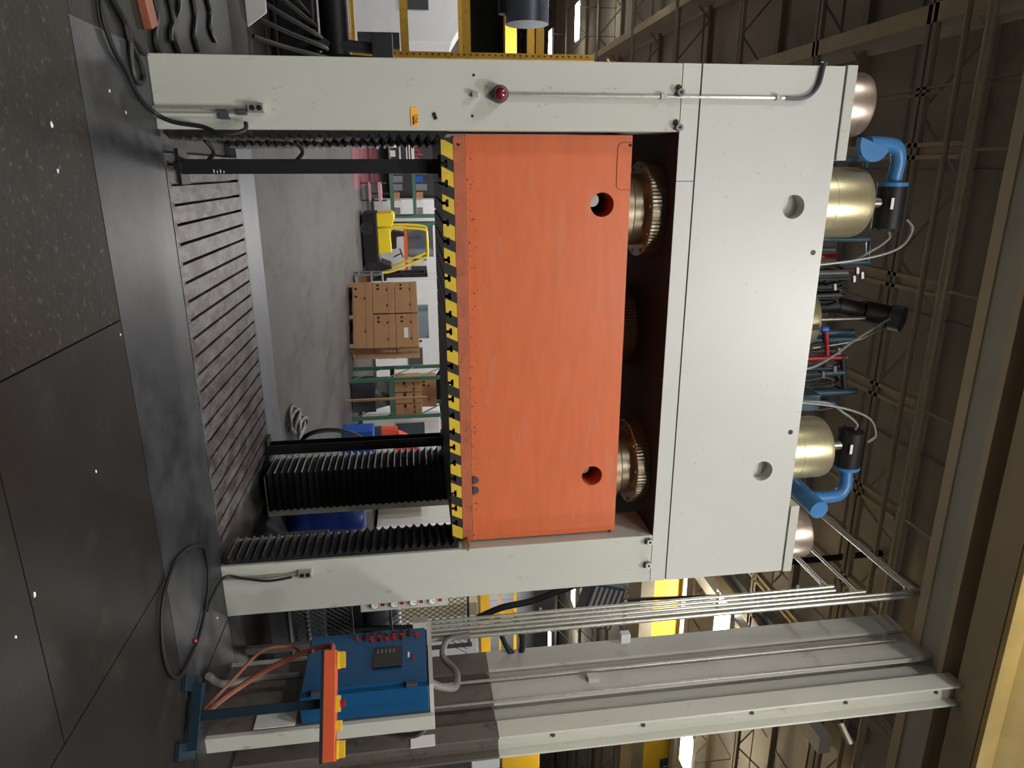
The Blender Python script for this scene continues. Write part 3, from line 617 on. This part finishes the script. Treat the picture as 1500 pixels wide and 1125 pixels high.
# wire mesh guard behind the right column
mw = MB()
for i in range(14):
    a = 3.40+i*.05
    for s in (1,-1): mw.cyl((a if s > 0 else a+.5,5.75,1.25),(a+.5 if s > 0 else a,5.75,1.95),.004,n=4)
o = thing('mesh_guard','diamond wire mesh guard panel between the column and conduits','guard',(3.7,5.75,.4)); mw.build('mesh','dgrey',o)
mw = MB()
for i in range(14):
    a = 3.40+i*.05
    for s in (1,-1): mw.cyl((a if s > 0 else a+.4,5.75,.35),(a+.4 if s > 0 else a,5.75,.85),.004,n=4)
mw.build('mesh','dgrey',o)
for x in (3.40,4.45): bx(x-.015,x+.015,5.735,5.765,0,2.0).build('post','dgrey',o)
for z in (.35,.87,1.23,1.97): bx(3.4,4.45,5.74,5.76,z-.012,z+.012).build('rail','dgrey',o)
# pump unit behind the cabinet
o = thing('pump_unit','dark oily pump unit behind the control cabinet','machine',(4.6,6.6,0))
bx(3.75,5.2,6.2,7.0,0,.55).build('tank','dgrey',o,False,.01); bx(3.9,5.0,6.3,6.9,.55,.9).build('motor_bed','black',o); MB().cyl((4.0,6.5,1.1),(4.9,6.5,1.1),.2,n=24).build('motor','dgrey',o,True)
for z in (.2,.38): bx(3.74,5.21,6.18,6.2,z,z+.02).build('rib','grey',o)
for x in (3.9,4.2,4.5): MB().cyl((x,6.25,.5),(x+.06,6.25,1.5),.025,n=10).build('pipe','black',o,True)

# ------------------------------------------------------------------ beyond the press
o = thing('barrel','dark blue plastic barrel behind the rear right column','barrel',(3.75,7.75,0))
MB().lathe([(.24,0),(.28,.03),(.29,.25),(.285,.27),(.29,.29),(.29,.58),(.285,.60),(.29,.62),(.28,.84),(.25,.88),(.10,.885)],(3.88,7.75,0),40).build('drum','barrel',o,True)
tag(MB().lathe([(.10,.885),(.11,.90),(.10,1.0),(.03,1.02)],(3.80,7.7,0),24).build('white_jug','white',None,True),'white jug on top of the blue barrel','jug')

# forklift
fy = 22.6; FT = RZ(2,(1.22,fy,0))
o = thing('forklift','yellow and black forklift truck parked facing the boxes','forklift',(2.3,fy,0))
MB().prism([(0,.12),(.04,.06),(1.85,.06),(1.95,.3),(1.9,.5),(0,.5)],-.5,.5,'y',FT).build('chassis','black',o,False,.02)
MB().prism([(.02,.5),(.0,.95),(.06,1.04),(.2,1.04),(.42,.95),(.42,.5)],-.5,.5,'y',FT).build('counterweight','fork',o,False,.03)
MB().prism([(.42,.5),(.42,.62),(.52,.9),(1.22,.92),(1.25,.5)],-.42,.42,'y',FT).build('hood','fork',o,False,.03)
MB().prism([(1.25,.5),(1.5,.55),(1.62,.85),(1.72,.9),(1.8,.5)],-.45,.45,'y',FT).build('cowl','black',o,False,.02)
for y in (-.46,.46):
    MB().tube([FT @ Vector(p) for p in ((.50,y,.52),(.46,y,.95),(.46,y,1.4),(.52,y,1.95),(.68,y,2.02),(1.30,y,2.02),(1.38,y,1.95),(1.6,y,1.4),(1.80,y,.85),(1.82,y,.52))],.04,8).build('guard_post','fork',o,True)
for x in (.55,.75,.95,1.15,1.32): MB().box(x-.02,x+.02,-.46,.46,2.0,2.03,FT).build('guard_bar','fork',o)
MB().prism([(.60,.92),(.58,1.0),(.64,1.32),(.74,1.34),(.76,1.08),(1.12,1.06),(1.14,.92)],-.25,.25,'y',FT).build('seat','black',o,False,.02)
MB().cyl((1.42,0,.95),(1.30,0,1.2),.02,n=8,T=FT).build('steering_column','black',o); MB().cyl((1.30,0,1.19),(1.29,0,1.22),.16,n=20,T=FT).build('steering_wheel','black',o,True)
for x, r in ((.45,.19),(1.75,.26)):
    for y in (-.5,.42): MB().cyl((x,y,r),(x,y+.1,r),r,n=28,T=FT).build('wheel','tyre',o,True); MB().cyl((x,-.51,r),(x,-.5,r),r*.5,n=20,T=FT).build('wheel_hub','dgrey',o,True)
for y in (-.35,.25): MB().box(1.90,2.02,y,y+.1,.08,2.0,FT).build('mast_rail','black',o)
for z in (.5,1.2,1.95): MB().box(1.9,2.0,-.35,.35,z-.05,z,FT).build('mast_crossbar','black',o)
MB().box(2.02,2.10,-.45,.45,.15,.7,FT).build('carriage','black',o)
for y in (-.3,.2): MB().box(2.10,3.0,y,y+.1,.05,.09,FT).build('fork','black',o)

# cardboard boxes on pallet
BT = RZ(-30,(3.55,17.1,0))
o = thing('pallet','wooden pallet under the stack of brown cartons','pallet',(3.55,17.1,0))
for x in (-.8,0,.72): MB().box(x,x+.09,-.5,.5,0,.09,BT).build('bearer','wood',o)
for i in range(6): MB().box(-.82,.82,-.5+i*.175,-.38+i*.175,.09,.11,BT).build('board','wood',o)
def carton(x0,x1,y0,y1,z0,z1,T,label,mark=None,group='brown cartons stacked on the pallet',flap=0):
    l = T @ Vector(((x0+x1)/2,(y0+y1)/2,z0))
    o = thing('carton',label,'box',l,group)
    MB().box(x0,x1,y0,y1,z0,z1,T).build('box','card',o,False,.008)
    MB().box(x0-.004,x1+.004,y0-.004,y1+.004,z1-.16,z1-.008,T).build('lid','card',o,False,.006)
    for k in (.25,.75): MB().box(x0+(x1-x0)*k-.03,x0+(x1-x0)*k+.03,y0-.006,y0,z1-.19,z1-.165,T).build('hand_hole','ink',o)
    r = T.to_3x3() @ Vector((1,0,0))
    if mark: text('printed_mark',mark,.12,T @ Vector(((x0+x1)/2,y0-.005,(z0+z1)/2-.05)),r,(0,0,1),'cardd',o,.001)
    for k in (.1,.22): MB().box(x0+(x1-x0)*k-.025,x0+(x1-x0)*k+.025,y0-.003,y0,max(z0+.03,z1-.42),max(z0+.09,z1-.36),T).build('handling_symbol','ink',o)
    return o
carton(-.83,.83,-.5,.5,.11,.55,BT,'wide brown carton at the bottom of the pallet stack')
for i, (a, b) in enumerate(((-.82,-.03),(.0,.84))):
    carton(a,b,-.5,.5,.56,1.08,BT,('middle row carton of the pallet stack on the forklift side','middle row carton of the pallet stack on the green rack side')[i]); c = carton(a,b,-.5,.5,1.09,1.63,BT,('top row carton of the pallet stack on the forklift side','top row carton with white shipping label on the pallet stack')[i])
    if i: MB().box(.35,.6,-.506,-.5,1.28,1.38,BT).build('shipping_label','paper',c)
# trolley with carton next to forklift mast
o = thing('trolley','grey tube trolley beside the pallet of cartons','trolley',(2.85,18.75,0))
for x in (2.6,3.1):
    for y in (18.5,19.0): MB().cyl((x,y,0),(x,y,.75),.025,n=8).build('post','grey',o)
for z in (.12,.45,.74): bx(2.58,3.12,18.48,19.02,z-.015,z+.015).build('shelf','grey',o)
tag(bx(2.65,3.05,18.55,18.95,.135,.42).build('carton','cardd'),'small brown carton on the grey trolley','box')
# white machine tool and orange rack behind
def machine(name,label,x0,x1,y0,y1,h,mt='white',cat='machine'):
    o = thing(name,label,cat,((x0+x1)/2,(y0+y1)/2,0)); c = .12*h
    MB().prism([(x0,0),(x1,0),(x1,h-c),(x1-c*1.5,h),(x0,h)],y0,y1).build('housing',mt,o,False,.03)
    bx(x0+.25*(x1-x0),x0+.6*(x1-x0),y0-.02,y0,h*.45,h*.8).build('window','glass',o); bx(x0+.7*(x1-x0),x0+.88*(x1-x0),y0-.05,y0,h*.5,h*.7).build('control_panel','dgrey',o)
    bx(x0,x1,y0-.01,y1,0,.1).build('plinth','dgrey',o); bx(x0+.62*(x1-x0),x0+.64*(x1-x0),y0-.04,y0,h*.5,h*.7).build('door_handle','dgrey',o)
    return o
machine('machining_centre','white machining centre behind the carton stack',3.6,7.0,24,26,2.5)
machine('machining_centre','white machining centre with dark controls seen past the barrel',10.5,13.5,19.5,21.5,2.5)
machine('machine_cabinet','ivory machine cabinet beyond the barrel',9.2,10.1,20,21,2.0,'cream2')
machine('machine_cabinet','pink topped machine cabinet far beyond the barrel',7.9,8.9,19.5,20.5,1.7,'pink')
machine('white_cabinet','tall white cabinet behind the green rack',6.0,7.2,17.2,18,2.1)
machine('white_machine','white machine behind the forklift cab',1.1,4.9,29,30.3,3.0)
def rack(x0,x1,y,d,levels,top,label,mp,mbm,group='pallet racks'):
    o = thing('pallet_rack',label,'rack',((x0+x1)/2,y,0),group)
    for x in (x0,x1):
        for yy in (y,y+d): bx(x-.04,x+.04,yy-.03,yy+.03,0,top).build('upright',mp,o)
        n = max(2,int(top/.7))
        for k in range(n): MB().cyl((x,y,top*k/n),(x,y+d,top*(k+1)/n),.015,n=6).build('brace',mp,o)
    for z in levels:
        for yy in (y,y+d): bx(x0,x1,yy-.025,yy+.025,z-.06,z+.06).build('beam',mbm,o)
        bx(x0,x1,y,y+d,z+.05,z+.06).build('shelf','wood' if z > .2 else 'dgrey',o)
    return o
rack(4.62,5.55,15.6,1.0,(.95,2.4),3.0,'green rack with brown cartons on its shelf','rackg','rackg')
for i, x in enumerate((4.70,4.98,5.26)):
    o2 = carton(0,.26,-.4,.3,0,.62,RZ(0,(x,16.05,1.015)),'tall brown carton printed with a letter on the green rack','S',group='cartons on the green rack')
carton(0,.7,0,.5,0,.35,RZ(0,(4.7,15.8,1.637)),'flat brown carton on top of the tall cartons',None,'cartons on the green rack')
tag(bx(4.66,4.70,14.3,14.36,0,1.75).build('wooden_post','wood'),'brown post standing in front of the green rack','post')
tag(bx(4.72,5.45,15.75,16.3,.02,.55).build('dark_crate','dgrey'),'dark crate on the floor under the green rack','crate')
tag(MB().prism([(5.0,.55),(5.4,.55),(5.3,.95),(5.15,.8)],15.8,16.2).build('grey_hopper','grey'),'small grey hopper on the dark crate','hopper')
rack(1.9,4.6,26.5,1.0,(1.3,2.5),3.4,'orange beam rack far behind the forklift','rackg','racko')
rack(-.2,1.6,26,1.0,(.9,1.7),2.6,'green rack of small goods behind the forklift rear','rackg','rackg')
for i in range(12):
    x = -.1+(i % 6)*.28; z = .97 if i < 6 else 1.77
    tag(bx(x,x+.22,26.1,26.6,z,z+random.uniform(.2,.4)).build('storage_bin',random.choice(('binb','card','grey','white','cardd'))),'small storage bin on the far green rack','bin','bins on the far green rack')
# robot arm and blue bin
o = thing('robot_arm','orange robot arm behind the rear safety prop','robot',(5.5,14.0,0))
MB().cyl((5.45,14.2,0),(5.45,14.2,.75),.2,n=20).build('pedestal','dgrey',o,True); MB().cyl((5.45,14.2,.75),(5.45,14.2,1.08),.19,n=24).build('turret','robot',o,True)
MB().box(-.10,.10,-.12,.12,0,.55,Matrix.Translation((5.42,14.1,1.05)) @ Matrix.Rotation(.5,4,'Y')).build('lower_arm','robot',o,False,.03); MB().box(-.08,.08,-.1,.1,0,.5,Matrix.Translation((5.7,14.1,1.0)) @ Matrix.Rotation(.25,4,'Y')).build('forearm','robot',o,False,.03)
tag(bx(5.05,5.7,13.4,13.9,0,.62).build('blue_bin','binb',None,False,.02),'blue bin on the floor in front of the robot arm','bin')
# black banner
bn = thing('banner','large black hanging banner with red and white lettering','banner',(-.2,30.5,0))
pA, pB = at(572,196,30.5), at(638,306,30.5)
bx(pA.x-1.5,pB.x,30.5,30.54,.75,3.3).build('cloth','banner',bn)
pt = at(612,222,30.45); text('banner_word','ode',.62,(pt.x,30.48,pt.z-.02),(1,0,0),(0,0,1),'inkr',bn,.005)
for k, (x, h) in enumerate(((604,.12),(599,.05),(595,.05),(585,.06))):
    a = at(x,208,30.48); b = at(x,236,30.48); bx(a.x,b.x,30.47,30.49,a.z-h/2,a.z+h/2).build('print_line','inkw',bn)
for x in (pA.x-1.5,pB.x-.05): bx(x,x+.05,30.52,30.57,0,3.3).build('pole','dgrey',bn)
# stools and cart left of the forklift
o = thing('pink_cart','small faded pink cart behind the forklift','cart',(.6,23.5,0))
bx(.35,.95,23.3,23.8,.55,.65).build('top','pink',o); bx(.35,.95,23.3,23.8,.25,.30).build('shelf','pink',o)
for x in (.38,.92):
    for y in (23.33,23.77): MB().cyl((x,y,0),(x,y,.8),.02,n=8).build('leg','dgrey',o)
o = thing('work_bench','cluttered grey work bench in front of the black banner','bench',(0,28.5,0))
bx(-1.6,.9,28.2,28.9,.8,.86).build('top','grey',o)
for x in (-1.55,.85):
    for y in (28.25,28.85): bx(x-.03,x+.03,y-.03,y+.03,0,.8).build('leg','dgrey',o)
for i in range(7):
    x = -1.4+i*.33; tag(bx(x,x+.22,28.3,28.6,.86,.86+random.uniform(.15,.55)).build('equipment_box',random.choice(('white','binb','dgrey','paper'))),'small equipment box on the grey work bench','box','boxes on the grey work bench')

# ------------------------------------------------------------------ left of the press: yellow rack and machines
ry = 13.3
pz = lambda x, y=40: at(x,y,ry).z
xr = at(600,80,ry).x
o = thing('yellow_rack','tall yellow perforated pallet rack left of the press','rack',(xr-1,ry,0))
for yy in (ry,ry+1.0):
    u = bx(xr-.05,xr+.05,yy-.04,yy+.04,0,pz(870,80)).build('upright','racky',o)
    if yy == ry:
        k = 0; z = .3
        while z < pz(865,80): bx(xr-.02,xr+.0,yy-.044,yy-.038,z,z+.03).build('slot','ink',u); z += .11
bx(xr-3.05,xr-2.95,ry-.04,ry+.04,0,pz(870,80)).build('upright','racky',o)
for x in (508,592,683,791): bx(xr-3,xr,ry-.03,ry+.03,pz(x)-.07,pz(x)+.07).build('beam','racky',o); bx(xr-3,xr,ry+.97,ry+1.03,pz(x)-.07,pz(x)+.07).build('beam','racky',o)
for i in range(7): MB().cyl((xr,ry,.4+i*.8),(xr,ry+1.0,.8+i*.8),.02,n=6).build('brace','racky',o)
def blk(name,x0,x1,y0,y1,Y,d,mt,label,cat,bevel=.01,ground=False):        # box thing at depth Y spanning photo rows
    a, b = at(x0,y0,Y), at(x1,y1,Y)
    return tag(bx(min(a.x,b.x),max(a.x,b.x),Y,Y+d,0 if ground else min(a.z,b.z),max(a.z,b.z)).build(name,mt,None,False,bevel),label,cat)
blk('locker',449,478,-20,64,12.6,.6,'grey','grey metal locker standing beside the yellow rack','locker')
blk('grey_cabinet',523,586,46,72,13.4,.5,'dgrey','blue grey cabinet on a shelf of the yellow rack','cabinet')
machine('machining_centre','white machining centre seen through the yellow rack',-9.5,-3.2,20,22.5,3.2)
blk('tool_cabinet',480,505,-20,68,13.35,.5,'black','black tool cabinet under the lowest rack beam','cabinet')
p = at(772,10,10.5); o = thing('drum_fan','grey blue drum fan body hung high above the yellow rack','fan',p)
MB().cyl((p.x-.9,10.5,p.z-.0),(p.x+.22,10.5,p.z+.0),.30,n=36).build('drum','fan',o,True); MB().cyl((p.x-.9,10.5,p.z-.28),(p.x+.1,10.5,p.z-.28),.12,n=20).build('motor','black',o,True)
MB().cyl((p.x-.3,10.5,p.z+.25),(p.x-.3,10.5,ROOFZ),.02,n=8).build('hanger','dgrey',o)
for zc in (748,): a, b = at(740,30,33), at(757,30,33); o = tag(bx(-14,at(748,92,33).x,33,33.6,a.z,b.z).build('crane_bridge','crane'),'far yellow crane bridge beyond the yellow rack','crane')
# black pump with hoses by the left column
o = thing('hydraulic_unit','black hydraulic power unit with hoses beside the left column','machine',(-1.45,9.6,0))
bx(-2.1,-1.18,9.4,10.2,.10,.55).build('tank','black',o,False,.03); MB().cyl((-2.0,9.7,.75),(-1.3,9.7,.75),.18,n=24).build('motor','black',o,True); MB().cyl((-1.5,9.6,.55),(-1.45,9.6,1.25),.07,n=16).build('filter','dgrey',o,True)
MB().cyl((-1.35,9.45,.3),(-1.3,9.45,1.35),.035,n=10).build('pipe','black',o,True); bx(-1.6,-1.25,9.4,9.7,1.2,1.45).build('valve_block','dgrey',o,False,.01)
for x in (-2.05,-1.25): bx(x-.04,x+.04,9.45,10.15,0,.10).build('foot','black',o)
for k in range(5): MB().tube([(-1.3-k*.12,9.4,.5),(-1.25-k*.12,9.1,.75-k*.06),(-1.3-k*.16,8.6,.3),(-1.35-k*.2,8.3,.03)],.025,8).build('hose','hose',o,True)
a = [at(337,-6,8.2),at(345,52,8.2),at(390,18,8.2),at(388,-10,8.2)]
mb = MB(); mb.prism([(p.x,p.z) for p in a],8.2,8.23); o = tag(mb.build('white_board','paper'),'white sheet board leaning among the cables left of the press','board')
a = gnd(205,8); tag(MB().box(-.22,.22,-.07,.07,0,.05,RZ(20,(a.x-.1,a.y,0))).build('wood_block','hoseb',None,False,.004),'brown wooden block under the hose on the floor','block')

# ------------------------------------------------------------------ right background
yb = 11.7
a, b = at(958,850,yb), at(1000,850,yb)
o = thing('crane_bridge','bright yellow crane bridge girder beyond the conduits','crane',(10,yb,a.z))
bx(6,X1-1,yb,yb+.5,a.z,b.z).build('girder','crane',o); bx(6,X1-1,yb-.12,yb+.6,a.z-.30,a.z-.02).build('lower_track','chan',o); bx(6,X1-1,yb-.05,yb+.55,b.z,b.z+.08).build('upper_flange','chan',o)
lx = at(975,1122,yb); sg = bx(lx.x-.22,lx.x+.22,yb-.01,yb,lx.z-.14,lx.z+.14).build('capacity_sign','dgrey',o); text('sign_mark','I',.2,(lx.x,yb-.014,lx.z),(1,0,0),(0,0,1),'paper',sg,.002)
for k, (p0, p1) in enumerate((((1030,845),(1120,925)),((1072,840),(1165,922)))):
    A, B = at(p0[0],p0[1],6.4/.50), at(p1[0],p1[1],6.4/.62)
    tag(MB().box(A.x-.15,A.x+.15,8,30,A.z-.1,A.z+.1).build('roof_beam','white' if k == 0 else 'grey'),'pale roof beam running back beyond the conduits','beam','pale roof beams')
o = thing('yellow_platform','yellow platform on posts beyond the press on the right','platform',at(730,870,16))
a, b = at(703,838,16), at(718,905,16)
bx(a.x,b.x+1.5,16,17.5,a.z,b.z).build('deck','crane',o)
for x in (a.x,b.x-.1,b.x+1.3): bx(x,x+.16,16,16.16,0,a.z+1.0).build('post','crane',o)
bx(a.x,b.x+1.5,16,16.06,a.z+.9,a.z+.98).build('hand_rail','crane',o); bx(a.x,b.x+1.5,16,16.06,a.z+.5,a.z+.55).build('mid_rail','crane',o)
blk('timber_stack',668,700,862,886,14,1.0,'wood','stack of pale timber on a rack beyond the press','timber',ground=True)
blk('grey_enclosure',650,700,886,915,13,1.0,'cream2','ivory enclosure beyond the wire mesh guard','enclosure',ground=True)
blk('white_bin',636,700,935,965,9,.5,'white','white bin behind the building column','bin',ground=True)
o = thing('unit_heater','tilted grey blue heater box hung from the roof right of the press','heater',at(880,880,10)); c = at(878,880,10); T = Matrix.Translation(c) @ Matrix.Rotation(.3,4,'Y')
MB().box(-.42,.42,-.2,.2,-.30,.30,T).build('casing','fan',o,False,.03); MB().cyl((c.x,c.y,c.z),(c.x+.3,c.y+.1,ROOFZ),.03,n=8).build('hanger','dgrey',o)
for k in range(6): MB().box(-.38,.38,-.215,-.2,-.25+k*.09,-.20+k*.09,T).build('louvre','white',o)
hose('festoon_cable',[at(700,905,9),at(735,890,9),at(780,880,9),at(830,862,9),at(900,850,9),(at(900,850,9).x-.1,9,ROOFZ)],.05,'hose','dark festoon cable rising beyond the conduits','cable')
hose('ring_hose',[at(728,905,5.64),at(735,930,5.64),at(748,955,5.64),at(762,958,5.64),at(765,935,5.64),at(755,910,5.64)],.03,'hose','black hose loop hanging by the building column','hose')
tag(MB().box(-.05,.05,-.04,.04,-.05,.05,Matrix.Translation(at(915,933,5.6))).build('flood_lamp','white',None,False,.008),'small white box lamp fixed at the column edge','lamp')
blk('yellow_column',735,790,1062,1125,14,.6,'crane','yellow steel post right of the building column','post')
blk('white_cabinet',690,732,1085,1125,8,.6,'white','white cabinet right of the building column','cabinet')
tag(MB().cyl(at(1231,1060,4.62),at(1245,1090,4.5),.03,n=8).build('bracket_stub','pipe'),'short pale bracket stub on the column side','bracket')
